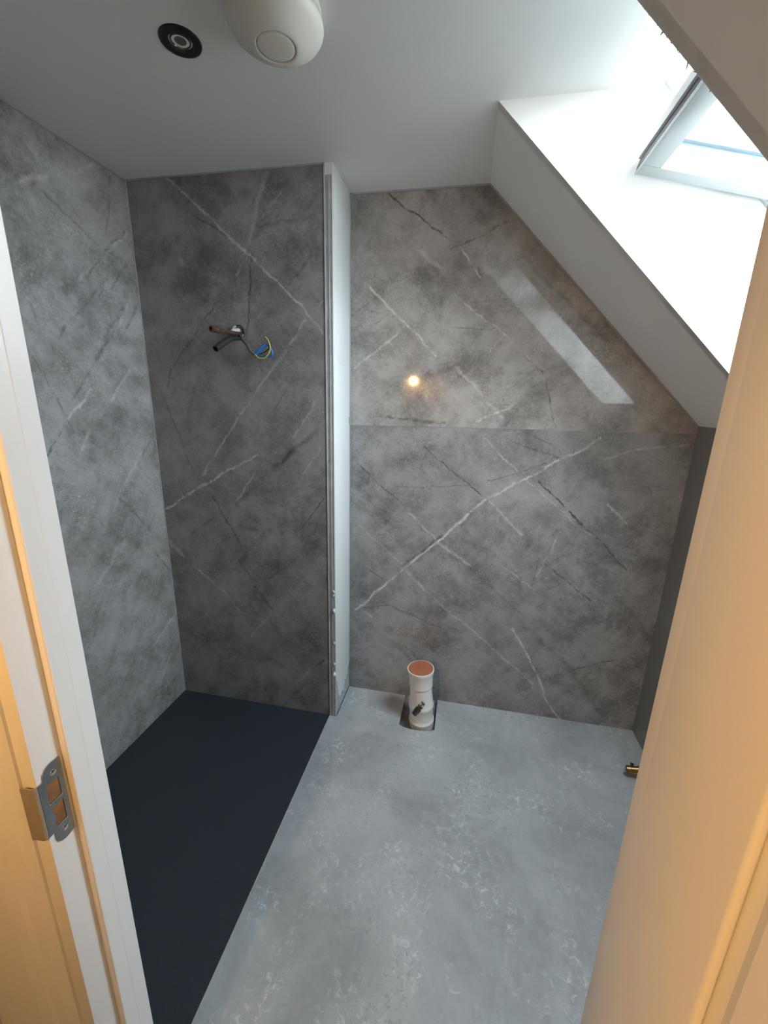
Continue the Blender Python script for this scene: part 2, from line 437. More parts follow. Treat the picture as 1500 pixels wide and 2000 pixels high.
M['copper'] = plain('tarnished_copper', (0.20, 0.115, 0.075), 0.4, metal=0.8, vary=0.3, bump_scale=60)
M['hose'] = plain('charcoal_pipe', (0.030, 0.029, 0.028), 0.35)
M['hole'] = plain('hole_sleeve', (0.13, 0.125, 0.12), 0.5)
M['foil'] = plain('pale_pipe_lagging', (0.55, 0.54, 0.50), 0.45)
M['sheath'] = plain('grey_cable_sheath', (0.09, 0.095, 0.10), 0.4)
M['blue'] = plain('blue_insulation', (0.03, 0.17, 0.50), 0.35)
M['yellow'] = plain('yellow_green_insulation', (0.50, 0.46, 0.06), 0.35)
M['brown'] = plain('brown_insulation', (0.10, 0.045, 0.025), 0.4)
M['bare'] = plain('bare_copper', (0.75, 0.45, 0.30), 0.3, metal=1.0)
M['pinkish'] = plain('crimp_sleeve', (0.72, 0.50, 0.42), 0.5)
M['subfloor'] = plain('subfloor_board', (0.17, 0.165, 0.16), 0.8, vary=0.25, bump_scale=30)
M['green'] = plain('green_tape', (0.03, 0.30, 0.13), 0.5)
M['bulb'] = emitter('warm_bulb', (1.0, 0.53, 0.165), LAMP_GLOW)
M['added_shade'] = plain('added_shade_metal', (0.20, 0.19, 0.18), 0.5, metal=0.4)  # for the light-blocking parts added to the hall lamp


def root_loc(parent):
    v = Vector((0, 0, 0))
    while parent is not None:
        v += parent.location
        parent = parent.parent
    return v


def link(name, me, mat, parent=None, kind=None):
    if mat:
        me.materials.append(mat)
    o = bpy.data.objects.new(name, me)
    COL.objects.link(o)
    if parent is not None:
        o.parent = parent
        off = root_loc(parent)
        if off.length > 0:
            me.transform(Matrix.Translation(-off))
    if kind:
        o['kind'] = kind
    return o


def from_bm(name, bm, mat, parent=None, kind=None, smooth=False, angle=40):
    bmesh.ops.recalc_face_normals(bm, faces=bm.faces)
    me = bpy.data.meshes.new(name)
    bm.to_mesh(me)
    bm.free()
    if smooth:
        for p in me.polygons:
            p.use_smooth = True
        try:
            me.set_sharp_from_angle(angle=math.radians(angle))
        except Exception:
            pass
    return link(name, me, mat, parent, kind)


def thing(name, loc, label, cat, group=None):
    o = bpy.data.objects.new(name, None)
    o.empty_display_size = 0.05
    COL.objects.link(o)
    o.location = loc
    o['label'] = label
    o['category'] = cat
    if group:
        o['group'] = group
    return o


def tag(o, label, cat, group=None):
    o['label'] = label
    o['category'] = cat
    if group:
        o['group'] = group
    return o


def bm_box(lo, hi, bevel=0.0, seg=2, bm=None):
    bm2 = bmesh.new()
    vs = [bm2.verts.new((x, y, z)) for x in (lo[0], hi[0]) for y in (lo[1], hi[1]) for z in (lo[2], hi[2])]
    for f in ((0, 1, 3, 2), (4, 6, 7, 5), (0, 4, 5, 1), (2, 3, 7, 6), (0, 2, 6, 4), (1, 5, 7, 3)):
        bm2.faces.new([vs[i] for i in f])
    if bevel:
        bmesh.ops.bevel(bm2, geom=bm2.edges[:], offset=bevel, segments=seg, affect='EDGES', profile=0.5)
    return bm2


def box(name, lo, hi, mat, parent=None, bevel=0.0, seg=2, kind=None):
    return from_bm(name, bm_box(lo, hi, bevel, seg), mat, parent, kind, smooth=bevel > 0)


def prism_bm(outer, holes, O, U, V, D):
    """polygon (with holes) in the plane O + u U + v V, pushed along D"""
    O, U, V, D = Vector(O), Vector(U), Vector(V), Vector(D)
    bm = bmesh.new()
    rings = []
    edges = []
    for ring in [outer] + list(holes):
        vs = [bm.verts.new(O + U * a + V * b) for a, b in ring]
        rings.append(vs)
        for i in range(len(vs)):
            edges.append(bm.edges.new((vs[i], vs[(i + 1) % len(vs)])))
    if holes:
        bmesh.ops.triangle_fill(bm, use_beauty=True, use_dissolve=False, edges=edges)
    else:
        bm.faces.new(rings[0])
    front = bm.faces[:]
    ext = bmesh.ops.extrude_face_region(bm, geom=front, use_keep_orig=True)
    bmesh.ops.translate(bm, verts=[g for g in ext['geom'] if isinstance(g, bmesh.types.BMVert)], vec=D)
    return bm


def prism(name, outer, O, U, V, D, mat, parent=None, holes=(), kind=None, bevel=0.0):
    bm = prism_bm(outer, holes, O, U, V, D)
    if bevel:
        bmesh.ops.recalc_face_normals(bm, faces=bm.faces)
        es = [e for e in bm.edges if len(e.link_faces) == 2 and e.calc_face_angle(0) > 0.5]
        bmesh.ops.bevel(bm, geom=es, offset=bevel, segments=2, affect='EDGES', profile=0.5)
    return from_bm(name, bm, mat, parent, kind, smooth=bevel > 0)


def basis(axis):
    a = Vector(axis).normalized()
    h = Vector((0, 0, 1)) if abs(a.z) < 0.9 else Vector((1, 0, 0))
    u = a.cross(h).normalized()
    return a, u, a.cross(u)


def lathe(name, prof, O, axis, mat, parent=None, seg=40, kind=None, angle=35, segs_rot=0.0):
    """prof: (radius, height along axis) from one end to the other; closed at radius 0"""
    a, u, v = basis(axis)
    O = Vector(O)
    bm = bmesh.new()
    rows = []
    for r, h in prof:
        if r < 1e-6:
            rows.append([bm.verts.new(O + a * h)])
        else:
            rows.append([bm.verts.new(O + a * h + (u * math.cos(t) + v * math.sin(t)) * r)
                         for t in [2 * math.pi * i / seg + segs_rot for i in range(seg)]])
    for A, B in zip(rows[:-1], rows[1:]):
        for i in range(seg):
            j = (i + 1) % seg
            if len(A) == 1 and len(B) == 1:
                continue
            if len(A) == 1:
                bm.faces.new((A[0], B[i], B[j]))
            elif len(B) == 1:
                bm.faces.new((A[i], B[0], A[j]))
            else:
                bm.faces.new((A[i], B[i], B[j], A[j]))
    return from_bm(name, bm, mat, parent, kind, smooth=True, angle=angle)


def catmull(pts, n=8):
    P = [Vector(p) for p in pts]
    P = [P[0] * 2 - P[1]] + P + [P[-1] * 2 - P[-2]]
    out = []
    for i in range(1, len(P) - 2):
        for k in range(n):
            t = k / n
            a, b, c, d = P[i - 1], P[i], P[i + 1], P[i + 2]
            out.append(0.5 * ((2 * b) + (c - a) * t + (2 * a - 5 * b + 4 * c - d) * t * t + (3 * b - a - 3 * c + d) * t ** 3))
    out.append(P[-2])
    return out


def tube(name, pts, r, mat, parent=None, seg=12, smooth_n=8, hollow=False):
    path = catmull(pts, smooth_n) if smooth_n else [Vector(p) for p in pts]
    bm = bmesh.new()
    rows = []
    a, u, v = basis(path[1] - path[0])
    for i, p in enumerate(path):
        d = (path[min(i + 1, len(path) - 1)] - path[max(i - 1, 0)]).normalized()
        u = (u - d * u.dot(d)).normalized()
        v = d.cross(u)
        rr = r if isinstance(r, (int, float)) else r[0] + (r[1] - r[0]) * i / (len(path) - 1)
        rows.append([bm.verts.new(p + (u * math.cos(t) + v * math.sin(t)) * rr) for t in [2 * math.pi * k / seg for k in range(seg)]])
    for A, B in zip(rows[:-1], rows[1:]):
        for i in range(seg):
            j = (i + 1) % seg
            bm.faces.new((A[i], B[i], B[j], A[j]))
    bm.faces.new(rows[0])
    if hollow:
        p = path[-1]
        d = (path[-1] - path[-2]).normalized()
        inner = [bm.verts.new(p + (w.co - p) * 0.72) for w in rows[-1]]
        deep = [bm.verts.new(w.co - d * 0.03) for w in inner]
        for i in range(seg):
            j = (i + 1) % seg
            bm.faces.new((rows[-1][i], inner[i], inner[j], rows[-1][j]))
            bm.faces.new((inner[i], deep[i], deep[j], inner[j]))
        bm.faces.new(deep)
    else:
        bm.faces.new(rows[-1])
    return from_bm(name, bm, mat, parent, smooth=True, angle=50)


# ================================================================== THE ROOM
ST = 'structure'
XO, ZO, YO = (1, 0, 0), (0, 0, 1), (0, 1, 0)

# floor with the notch cut round the soil pipe
NX0, NX1, NY0 = -0.216, -0.046, 1.640
notch = [(NX1, Y2), (NX1, NY0 - 0.002)]
for i in range(0, 7):
    t = math.pi * i / 6
    notch.append(((NX0 + NX1) / 2 + (NX1 - NX0) / 2 * math.cos(t) * 0.93, NY0 - 0.018 * math.sin(t)))
notch += [(NX0, NY0 - 0.002), (NX0, Y2)]
outer = [(XC + 0.001, YD - 0.10), (XR, YD - 0.10), (XR, Y2)] + notch + [(XE, Y2), (XE, Y1), (XC + 0.001, Y1)]
floor = prism('floor', outer, (0, 0, 0), XO, YO, (0, 0, -0.026), M['floor'], kind=ST)
box('recess_base', (NX0 - 0.06, NY0 - 0.06, -0.05), (NX1 + 0.06, Y2 + 0.02, -0.026), M['subfloor'], floor)
box('subfloor', (XL - 0.1, YD - 0.1, -0.10), (XR + 0.1, Y2 + 0.1, -0.05), M['subfloor'], floor)

# left wall: core, wall panel
wl = box('wall_left', (XL - 0.11, YH, -0.05), (XL - 0.010, Y1 + 0.11, H + 0.02), M['plaster'], kind=ST)
prism('panel', [(YD, -0.004), (Y1 + 0.01, -0.004), (Y1 + 0.01, H), (YD, H)], (XL, 0, 0), YO, ZO, (-0.010, 0, 0), M['left'], wl)
# shower back wall, panel with the round service hole
wb = prism('wall_back', [(XL - 0.1, -0.05), (XE - 0.001, -0.05), (XE - 0.001, H + 0.02), (XL - 0.1, H + 0.02)], (0, Y1 + 0.010, 0), XO, ZO, (0, 0.20, 0),
           M['plaster'], kind=ST, holes=[[(-0.921 + 0.027 * math.cos(2 * math.pi * i / 28), 1.753 + 0.029 * math.sin(2 * math.pi * i / 28)) for i in range(28)]])
prism('panel', [(XL, -0.004), (XC, -0.004), (XC, H - 0.003), (XL, H - 0.003)], (0, Y1, 0), XO, ZO, (0, 0.010, 0), M['shower'], wb,
      holes=[[(-0.921 + 0.027 * math.cos(2 * math.pi * i / 28), 1.753 + 0.029 * math.sin(2 * math.pi * i / 28)) for i in range(28)]])
# white return wall between shower and recess
wr = box('wall_return', (XE - 0.03, Y1 + 0.004, 0.006), (XE, Y2 + 0.09, H + 0.02), M['plaster'], kind=ST, bevel=0.001)
box('gap_shade_strip', (XE - 0.001, Y1 + 0.006, 0.0), (XE + 0.0016, Y2, 0.009), M['rubber'], wr)  # black strip standing in for the dark of the gap under the wall
# grey adhesive left at its foot
sm = [(1.628, 0.010), (1.848, 0.010), (1.848, 0.150), (1.825, 0.138), (1.800, 0.085), (1.770, 0.100), (1.745, 0.055), (1.712, 0.082), (1.685, 0.060), (1.655, 0.110), (1.640, 0.185), (1.628, 0.20)]
prism('adhesive_smear', sm, (XE, 0, 0), YO, ZO, (0.0012, 0, 0), M['smear'], wr)
prism('filler_patch', [(1.650, 1.690), (1.740, 1.655), (1.742, 1.632), (1.650, 1.668)], (XE, 0, 0), YO, ZO, (0.0008, 0, 0), M['plaster'], wr)
box('green_tape_scrap', (XE, 1.838, 1.398), (XE + 0.001, 1.849, 1.428), M['green'], wr)
# recessed back wall: core and two stone panels, seam between
wc = box('wall_recess', (XE - 0.05, Y2 + 0.010, -0.05), (XR + 0.11, Y2 + 0.11, H + 0.02), M['plaster'], kind=ST)
prism('panel', [(XE + 0.002, 0.0005), (XR, 0.0005), (XR, SEAM + 0.006), (XE + 0.002, SEAM - 0.009)], (0, Y2 + 0.0, 0), XO, ZO, (0, 0.010, 0), M['lower'], wc)
zr = SEAM + 0.0066
prism('panel', [(XE + 0.002, SEAM - 0.0084), (XR, zr), (XR, KZ), (XS, H), (XE + 0.002, H)], (0, Y2 - 0.0002, 0), XO, ZO, (0, 0.0102, 0), M['upper'], wc)
# knee wall
wk = box('wall_right', (XR + 0.010, YH, -0.05), (XR + 0.11, Y2 + 0.11, KZ + 0.06), M['plaster'], kind=ST)
box('panel', (XR, YD, 0.0005), (XR + 0.010, Y2 + 0.008, KZ - 0.001), M['knee'], wk)

# flat ceiling, run on as the head of the roof window reveal
ce = box('ceiling', (XL - 0.11, YH, H), (XS, Y2 + 0.11, H + 0.06), M['paint'], kind=ST)
box('reveal_head', (XS, WY0 - 0.04, H), (HEAD.x + 0.02, WY1 + 0.04, H + 0.04), M['paint'], ce)
# sloping ceiling with the reveal opening
L_ = (Vector((XR, 0, KZ)) - Vector((XS, 0, H))).length
sl = prism('ceiling_slope', [(0, YH), (L_ + 0.03, YH), (L_ + 0.03, Y2 + 0.11), (0, Y2 + 0.11), (0, WY1 + 0.002), (1.107, WY1 + 0.002), (1.107, WY0 - 0.002), (0, WY0 - 0.002)],
           (XS, 0, H), SLD, YO, SLN * 0.03, M['slope'], kind=ST)
ck = [(XS - 0.002, H + 0.002), (HEAD.x + 0.01, H + 0.002), (BOT_OUT.x + 0.04, BOT_OUT.z + 0.0), (BOT_IN.x + 0.02, BOT_IN.z - 0.02)]
ck = [(XS, H), (HEAD.x, H), (BOT_OUT.x, BOT_OUT.z), (BOT_IN.x, BOT_IN.z)]
prism('reveal_cheek', ck, (0, WY1, 0), XO, ZO, (0, 0.03, 0), M['paint'], sl)
prism('reveal_cheek', ck, (0, WY0, 0), XO, ZO, (0, -0.03, 0), M['paint'], sl)
e_ = (BOT_OUT - BOT_IN)
n_ = Vector((e_.z, 0, -e_.x)).normalized() * 0.03
if n_.dot(SLD) < 0:
    n_ = -n_
prism('reveal_sill', [(0, WY0 - 0.03), (1, WY0 - 0.03), (1, WY1 + 0.03), (0, WY1 + 0.03)], BOT_IN, e_, YO, n_, M['paint'], sl)
# roof build-up round the window (keeps the attic void dark)
box('roof_void_gable', (XS - 0.02, Y2 + 0.02, KZ), (XR + 0.1, Y2 + 0.10, H), M['slope'], sl)
# ragged plaster burrs along the near reveal edge
for i, s_ in enumerate((0.285, 0.298, 0.317, 0.331, 0.340, 0.352, 0.366, 0.371, 0.392, 0.410, 0.447)):
    p = Vector((XS, WY0, H)) + SLD * s_
    w = random.uniform(0.0008, 0.0022)
    ln = (0.010 if i == 3 else random.choice((0.0015, 0.002, 0.003, 0.004))) if i != 8 else 0.015
    bm = bmesh.new()
    vs = [bm.verts.new(q_) for q_ in (p - SLD * w, p + SLD * w, p + SLN * 0.004, p + Vector((0, ln, 0)) + SLD * random.uniform(-0.004, 0.006))]
    for f in ((0, 1, 2), (0, 1, 3), (1, 2, 3), (0, 2, 3)):
        bm.faces.new([vs[k] for k in f])
    from_bm('plaster_burr', bm, M['slope'], sl)

# door wall (room on one side, hall on the other)
DX0, DX1, DZ = -0.552, 0.259, 2.06
wd = prism('wall_door', [(XL - 0.11, -0.05), (DX0, -0.05), (DX0, DZ), (DX1, DZ), (DX1, -0.05), (1.3, -0.05), (1.3, H + 0.02), (XL - 0.11, H + 0.02)],
           (0, YH, 0), XO, ZO, (0, YD - YH - 0.001, 0), M['hall'], kind=ST)
# the hall behind the photographer
box('wall_hall_left', (XL - 0.11, -0.62, -0.05), (XL - 0.01, YH, H + 0.02), M['hall'], kind=ST)
box('wall_hall_right', (1.20, -0.62, -0.05), (1.30, YH, H + 0.02), M['hall'], kind=ST)
box('wall_hall_back', (XL - 0.11, -0.72, -0.05), (1.30, -0.62, H + 0.02), M['hall'], kind=ST)
box('floor_hall', (XL - 0.11, -0.72, -0.10), (1.30, YD - 0.10, -0.004), M['hall_floor'], kind=ST)
box('ceiling_hall', (XL - 0.11, -0.72, H), (1.30, YH, H + 0.06), M['hall'], kind=ST)

# thin trims: sealant lines round the panels
t1 = thing('trim_1', (0, 0, 0), 'thin pale sealant line round the top of the grey stone panels', 'trim')
for k in ('label', 'category'):
    del t1[k]
t1['kind'] = ST
box('sealant_bead', (XL, Y1 - 0.004, H - 0.005), (XC, Y1, H), M['silicone'], t1)
box('sealant_bead', (XL, YD, H - 0.004), (XL + 0.003, Y1, H), M['silicone'], t1)
box('sealant_bead', (XL, Y1 - 0.003, 0.002), (XL + 0.003, Y1, H), M['alu_dull'], t1)
box('sealant_bead', (XE, Y2 - 0.006, H - 0.006), (XS, Y2 - 0.0006, H), M['silicone'], t1)
prism('sealant_bead', [(0, 0), (L_, 0), (L_, 0.006), (0, 0.006)], (XS, Y2 - 0.006, H), SLD, -SLN, (0, 0.0054, 0), M['silicone'], t1)
box('sealant_bead', (XE, Y2 - 0.006, 0.16), (XE + 0.004, Y2 - 0.0006, H), M['pvc'], t1)

# aluminium corner trim on the end of the shower wall
t2 = thing('trim_2', (0, 0, 0), '', '')
for k in ('label', 'category'):
    del t2[k]
t2['kind'] = ST
box('edge_profile', (XC - 0.0005, Y1 - 0.003, 0.0), (XC + 0.0045, Y1 + 0.012, H - 0.004), M['alu'], t2, bevel=0.001)
box('bead_strip', (XC + 0.0045, Y1 + 0.0005, 0.0), (XE - 0.004, Y1 + 0.010, H - 0.036), M['alu_dull'], t2, bevel=0.0008)
box('bead_ridge', (XC + 0.016, Y1 - 0.001, 0.0), (XC + 0.0185, Y1 + 0.002, H - 0.05), M['alu'], t2, bevel=0.0006)
box('plaster_nose', (XE - 0.0045, Y1 - 0.001, 0.004), (XE + 0.0005, Y1 + 0.010, H), M['plaster'], t2, bevel=0.001)
box('plaster_top', (XC + 0.0045, Y1 + 0.0, H - 0.036), (XE - 0.004, Y1 + 0.010, H), M['plaster'], t2)
for (z, s_) in ((0.668, 0.008), (0.650, 0.006), (0.574, 0.011), (0.408, 0.006), (0.295, 0.007), (0.240, 0.014)):
    bm = bmesh.new()
    bmesh.ops.create_icosphere(bm, subdivisions=2, radius=s_ * 0.62)
    for v in bm.verts:
        v.co *= random.uniform(0.65, 1.25)
        v.co.z *= 1.35
        v.co += Vector((XE - 0.0065, Y1 - 0.002, z))
    from_bm('filler_lump', bm, M['filler'], t2)

# ================================================================== ROOF WINDOW
w = bpy.data.objects.new('window_1', None)
COL.objects.link(w)
w['kind'] = ST
w['label'] = 'white centre-pivot roof window tilted open in the sloping ceiling'


def fbar(name, s0, s1, y0, y1, n0, n1, mat, parent, O, A, B, bevel=0.0):
    """bar in a tilted plane: s along A, n along B, y across"""
    return prism(name, [(s0, y0), (s1, y0), (s1, y1), (s0, y1)], O + B * n0, A, YO, B * (n1 - n0), mat, parent, bevel=bevel)


Of = HEAD
LW = (BOT_OUT - HEAD).length
fr_parts = [('frame_head', -0.045, 0.016, WY0 - 0.045, WY1 + 0.045), ('frame_sill', LW - 0.016, LW + 0.045, WY0 - 0.045, WY1 + 0.045),
            ('frame_jamb', 0.016, LW - 0.016, WY0 - 0.045, WY0 + 0.014), ('frame_jamb', 0.016, LW - 0.016, WY1 - 0.014, WY1 + 0.045)]
for nme, s0, s1, y0, y1 in fr_parts:
    fbar(nme, s0, s1, y0, y1, 0.0, 0.07, M['pvc'], w, Of, SLD, SLN)
    # outside flashing collar
for s0, s1, y0, y1 in ((-0.16, -0.045, WY0 - 0.16, WY1 + 0.16), (LW + 0.045, LW + 0.16, WY0 - 0.16, WY1 + 0.16),
                       (-0.045, LW + 0.045, WY0 - 0.16, WY0 - 0.045), (-0.045, LW + 0.045, WY1 + 0.045, WY1 + 0.16)):
    fbar('flashing', s0, s1, y0, y1, 0.01, 0.03, M['clad'], w, Of, SLD, SLN)

# the sash, turned about its middle: top swung into the room
SA = Vector((-0.9722, 0, 0.2342))
SB = Vector((0.2342, 0, 0.9722))
SO = Vector((0.7000, 0, 2.0226))
sash = bpy.data.objects.new('sash', None)
COL.objects.link(sash)
sash.parent = w
ST0, ST1 = -0.36, 0.318
SY0, SY1 = WY0 + 0.018, WY1 - 0.018
SD = 0.085
RW = 0.045
fbar('stile', ST0, ST1, SY1 - RW, SY1, 0, SD, M['pvc'], sash, SO, SA, SB, 0.002)
fbar('stile', ST0, ST1, SY0, SY0 + RW, 0, SD, M['pvc'], sash, SO, SA, SB, 0.002)
fbar('rail', ST1 - RW, ST1, SY0 + RW, SY1 - RW, 0, SD, M['pvc'], sash, SO, SA, SB, 0.002)
fbar('rail', ST0, ST0 + RW, SY0 + RW, SY1 - RW, 0, SD, M['pvc'], sash, SO, SA, SB, 0.002)
fbar('glass_pane', ST0 + RW - 0.01, ST1 - RW + 0.01, SY0 + RW - 0.01, SY1 - RW + 0.01, SD - 0.020, SD - 0.014, M['glass'], sash, SO, SA, SB)
g0, g1 = SD - 0.024, SD - 0.0202
fbar('glazing_bead', ST0 + RW, ST1 - RW, SY1 - RW - 0.014, SY1 - RW, g0, g1, M['spacer'], sash, SO, SA, SB)
fbar('glazing_bead', ST0 + RW, ST1 - RW, SY0 + RW, SY0 + RW + 0.014, g0, g1, M['spacer'], sash, SO, SA, SB)
fbar('glazing_bead', ST1 - RW - 0.014, ST1 - RW, SY0 + RW + 0.014, SY1 - RW - 0.014, g0, g1, M['spacer'], sash, SO, SA, SB)
fbar('gasket', ST1, ST1 + 0.004, SY0, SY1 + 0.001, 0.008, 0.030, M['rubber'], sash, SO, SA, SB)
fbar('gasket', ST1, ST1 + 0.004, SY0, SY1 + 0.002, 0.0, 0.006, M['pvc'], sash, SO, SA, SB)
prism('sash_cladding', [(SY0, 0.031), (SY1 - 0.006, 0.031), (SY1 - 0.060, 0.070), (SY0 + 0.04, 0.070)], SO + SA * (ST1 - 0.004), YO, SB, SA * 0.014, M['clad'], sash)
fbar('sash_cladding', ST0 - 0.01, ST1 - 0.004, SY1 - 0.04, SY1 - 0.004, SD, SD + 0.012, M['clad'], sash, SO, SA, SB)
fbar('sash_cladding', ST0 - 0.01, ST1 - 0.004, SY0 + 0.004, SY0 + 0.04, SD, SD + 0.012, M['clad'], sash, SO, SA, SB)

# ================================================================== DOOR FRAME
t3 = bpy.data.objects.new('trim_3', None)
COL.objects.link(t3)
t3['kind'] = ST
t3['label'] = 'white gloss door frame on the strike plate side'
box('lining', (-0.552, YH, 0.0), (-0.522, YD, 2.03), M['gloss'], t3, bevel=0.0012)
prism('door_stop', [(-0.5225, 0.3730), (-0.5125, 0.3730), (-0.5108, 0.3738), (-0.5102, 0.3755), (-0.5094, 0.3960), (-0.5090, 0.3975), (-0.5090, 0.4200), (-0.5096, 0.4210), (-0.5225, 0.4210)],
      (0, 0, 0), XO, YO, (0, 0, 2.03), M['gloss'], t3)
arch = [(-0.545, 0.0), (-0.545, -0.004), (-0.551, -0.007), (-0.560, -0.011), (-0.574, -0.0125), (-0.582, -0.0155), (-0.590, -0.0165), (-0.600, -0.0175), (-0.690, -0.018), (-0.698, -0.016), (-0.700, 0.0)]
prism('architrave', arch, (0, YH, 0), XO, YO, (0, 0, 2.06), M['gloss'], t3)
t4 = bpy.data.objects.new('trim_4', None)
COL.objects.link(t4)
t4['kind'] = ST
t4['label'] = 'white door frame on the hinge side behind the open door'
box('lining', (0.229, YH, 0.0), (0.259, YD, 2.03), M['gloss'], t4, bevel=0.0012)
box('door_stop', (0.2160, 0.373, 0.0), (0.229, YD + 0.001, 2.03), M['gloss'], t4, bevel=0.0015)
prism('architrave', [(-(a) - 0.293, b) for a, b in arch], (0, YH, 0), XO, YO, (0, 0, 2.06), M['gloss'], t4)
t5 = bpy.data.objects.new('trim_5', None)
COL.objects.link(t5)
t5['kind'] = ST
box('lining', (-0.552, YH, 2.03), (0.259, YD, 2.06), M['gloss'], t5, bevel=0.0012)
box('door_stop', (-0.522, 0.373, 2.017), (0.229, YD, 2.03), M['gloss'], t5, bevel=0.0015)
box('architrave', (-0.700, YH - 0.017, 2.062), (0.407, YH, 2.19), M['gloss'], t5, bevel=0.003)

# strike plate let into the rebate, lip wrapped over the lining edge
SX = -0.5205
def arc(cy, cz, r, a0, a1, n=8):
    return [(cy + r * math.cos(math.radians(a0 + (a1 - a0) * i / n)), cz + r * math.sin(math.radians(a0 + (a1 - a0) * i / n))) for i in range(n + 1)]
pl_out = [(0.3345, 0.9085)] + [(0.3425, 0.9085)] + arc(0.3565, 0.8975, 0.0140, 180, 270, 6)[0:] + [(0.3670, 0.8850)] + \
         [(0.3690, 0.8870), (0.3690, 1.0130), (0.3670, 1.0150)] + arc(0.3565, 1.0010, 0.0140, 90, 180, 6) + [(0.3425, 0.9965), (0.3345, 0.9965)]
def circ(cy, cz, r, n=12):
    return [(cy + r * math.cos(2 * math.pi * i / n), cz + r * math.sin(2 * math.pi * i / n)) for i in range(n)]
hole_u = [(0.3445, 0.9560), (0.3620, 0.9560), (0.3620, 0.9860), (0.3445, 0.9860)]
hole_l = [(0.3480, 0.9140), (0.3620, 0.9140), (0.3620, 0.9485), (0.3480, 0.9485), (0.3455, 0.9400), (0.3490, 0.9300), (0.3455, 0.9200)]
sp_ = prism('strike_plate', pl_out, (SX, 0, 0), YO, ZO, (-0.0014, 0, 0), M['steel'], t3, holes=[hole_u, hole_l])
sp_['label'] = 'brushed steel strike plate with two square keeps'
lp = [(SX, 0.3350)] + [(SX - 0.005 * (1 - math.cos(math.radians(t))), 0.3345 - 0.005 * math.sin(math.radians(t))) for t in range(0, 91, 15)] + [(SX - 0.011, 0.3292), (SX - 0.017, 0.3284), (SX - 0.020, 0.3276)]
lp_in = [(x - 0.0012 if i < 5 else x, y + (0.0013 if i >= 4 else 0.0)) for i, (x, y) in enumerate(lp)]
prism('lip', lp + lp_in[::-1], (0, 0, 0.9085), XO, YO, (0, 0, 0.088), M['lip'], sp_)
box('keep', (SX - 0.0030, 0.3440, 0.9550), (SX - 0.0009, 0.3630, 0.9870), M['wood'], sp_)
box('keep', (SX - 0.0030, 0.3450, 0.9130), (SX - 0.0009, 0.3630, 0.9495), M['wood'], sp_)
for cz in (0.9010, 0.9985):
    lathe('screw', [(0.0, 0.0012), (0.0025, 0.0012), (0.0040, 0.0006), (0.0042, 0.0)], (SX, 0.3565, cz), XO, M['chrome'], sp_, seg=14)
box('keep_edge', (SX - 0.0006, 0.3478, 0.9126), (SX + 0.0004, 0.3622, 0.9140), M['chrome'], sp_)
box('keep_edge', (SX - 0.0006, 0.3440, 0.9546), (SX + 0.0004, 0.3622, 0.9560), M['chrome'], sp_)

# ================================================================== OPEN DOOR
d1 = bpy.data.objects.new('door_1', None)
COL.objects.link(d1)
d1['kind'] = ST
d1['label'] = 'open white panelled door seen at arm\'s length, warm lit'
DF, DB = 0.180, 0.220
LY0, LY1 = -0.420, 0.335
box('core', (DF + 0.008, LY0, 0.012), (DB, LY1, 2.020), M['gloss'], d1, bevel=0.001)
cols = [(0.0075, 0.2210), (-0.3060, -0.0925)]
rows_ = [(0.22, 0.80), (1.00, 1.88)]
holes = [[(a, c), (b, c), (b, d), (a, d)] for a, b in cols for c, d in rows_]
prism('stile_and_rail_face', [(LY0, 0.012), (LY1, 0.012), (LY1, 2.020), (LY0, 2.020)], (DF, 0, 0), YO, ZO, (0.008, 0, 0), M['gloss'], d1, holes=holes, bevel=0.0025)
for a, b in cols:
    for c, d in rows_:
        bm = bmesh.new()
        g, g2 = 0.010, 0.022
        rr = [[(DF + 0.0079, a + k, c + k), (DF + 0.0079, b - k, c + k), (DF + 0.0079, b - k, d - k), (DF + 0.0079, a + k, d - k)] for k in (g,)]
        rr.append([(DF + 0.0015, a + g2, c + g2), (DF + 0.0015, b - g2, c + g2), (DF + 0.0015, b - g2, d - g2), (DF + 0.0015, a + g2, d - g2)])
        A = [bm.verts.new(p) for p in rr[0]]
        B = [bm.verts.new(p) for p in rr[1]]
        for i in range(4):
            j = (i + 1) % 4
            bm.faces.new((A[i], A[j], B[j], B[i]))
        bm.faces.new(B)
        bm.faces.new(A)
        from_bm('raised_panel', bm, M['gloss'], d1)

# ================================================================== THINGS
# shower tray
tr = thing('shower_tray', ((XL + XC) / 2, (YD + Y1) / 2, -0.03), 'dark slate grey low-level shower tray set flush beside the grey floor', 'shower tray')
bm = bmesh.new()
nx, ny = 24, 36
tx0, tx1, ty0, ty1 = XL + 0.0005, XC - 0.0005, YD, Y1 - 0.0005
grid = []
for j in range(ny + 1):
    row = []
    for i in range(nx + 1):
        fx, fy = i / nx, j / ny
        e = min(fx, 1 - fx) * 0.8
        e2 = min(fy, 1 - fy) * 1.2
        k = min(1, min(e, e2) / 0.06)
        dish = -0.012 * (1 - (abs(fx - 0.5) * 2) ** 2) * (1 - (abs(fy - 0.42) / 0.58) ** 2) if fy > 0 else 0
        dish = min(0, dish)
        row.append(bm.verts.new((tx0 + (tx1 - tx0) * fx, ty0 + (ty1 - ty0) * fy, 0.003 - 0.002 * k * k * (3 - 2 * k) + dish * k)))
    grid.append(row)
for j in range(ny):
    for i in range(nx):
        bm.faces.new((grid[j][i], grid[j][i + 1], grid[j + 1][i + 1], grid[j + 1][i]))
bed = [e for e in bm.edges if e.is_boundary]
ex = bmesh.ops.extrude_edge_only(bm, edges=bed)
for g_ in ex['geom']:
    if isinstance(g_, bmesh.types.BMVert):
        g_.co.z = -0.03
from_bm('tray_body', bm, M['tray'], tr, smooth=True, angle=50)
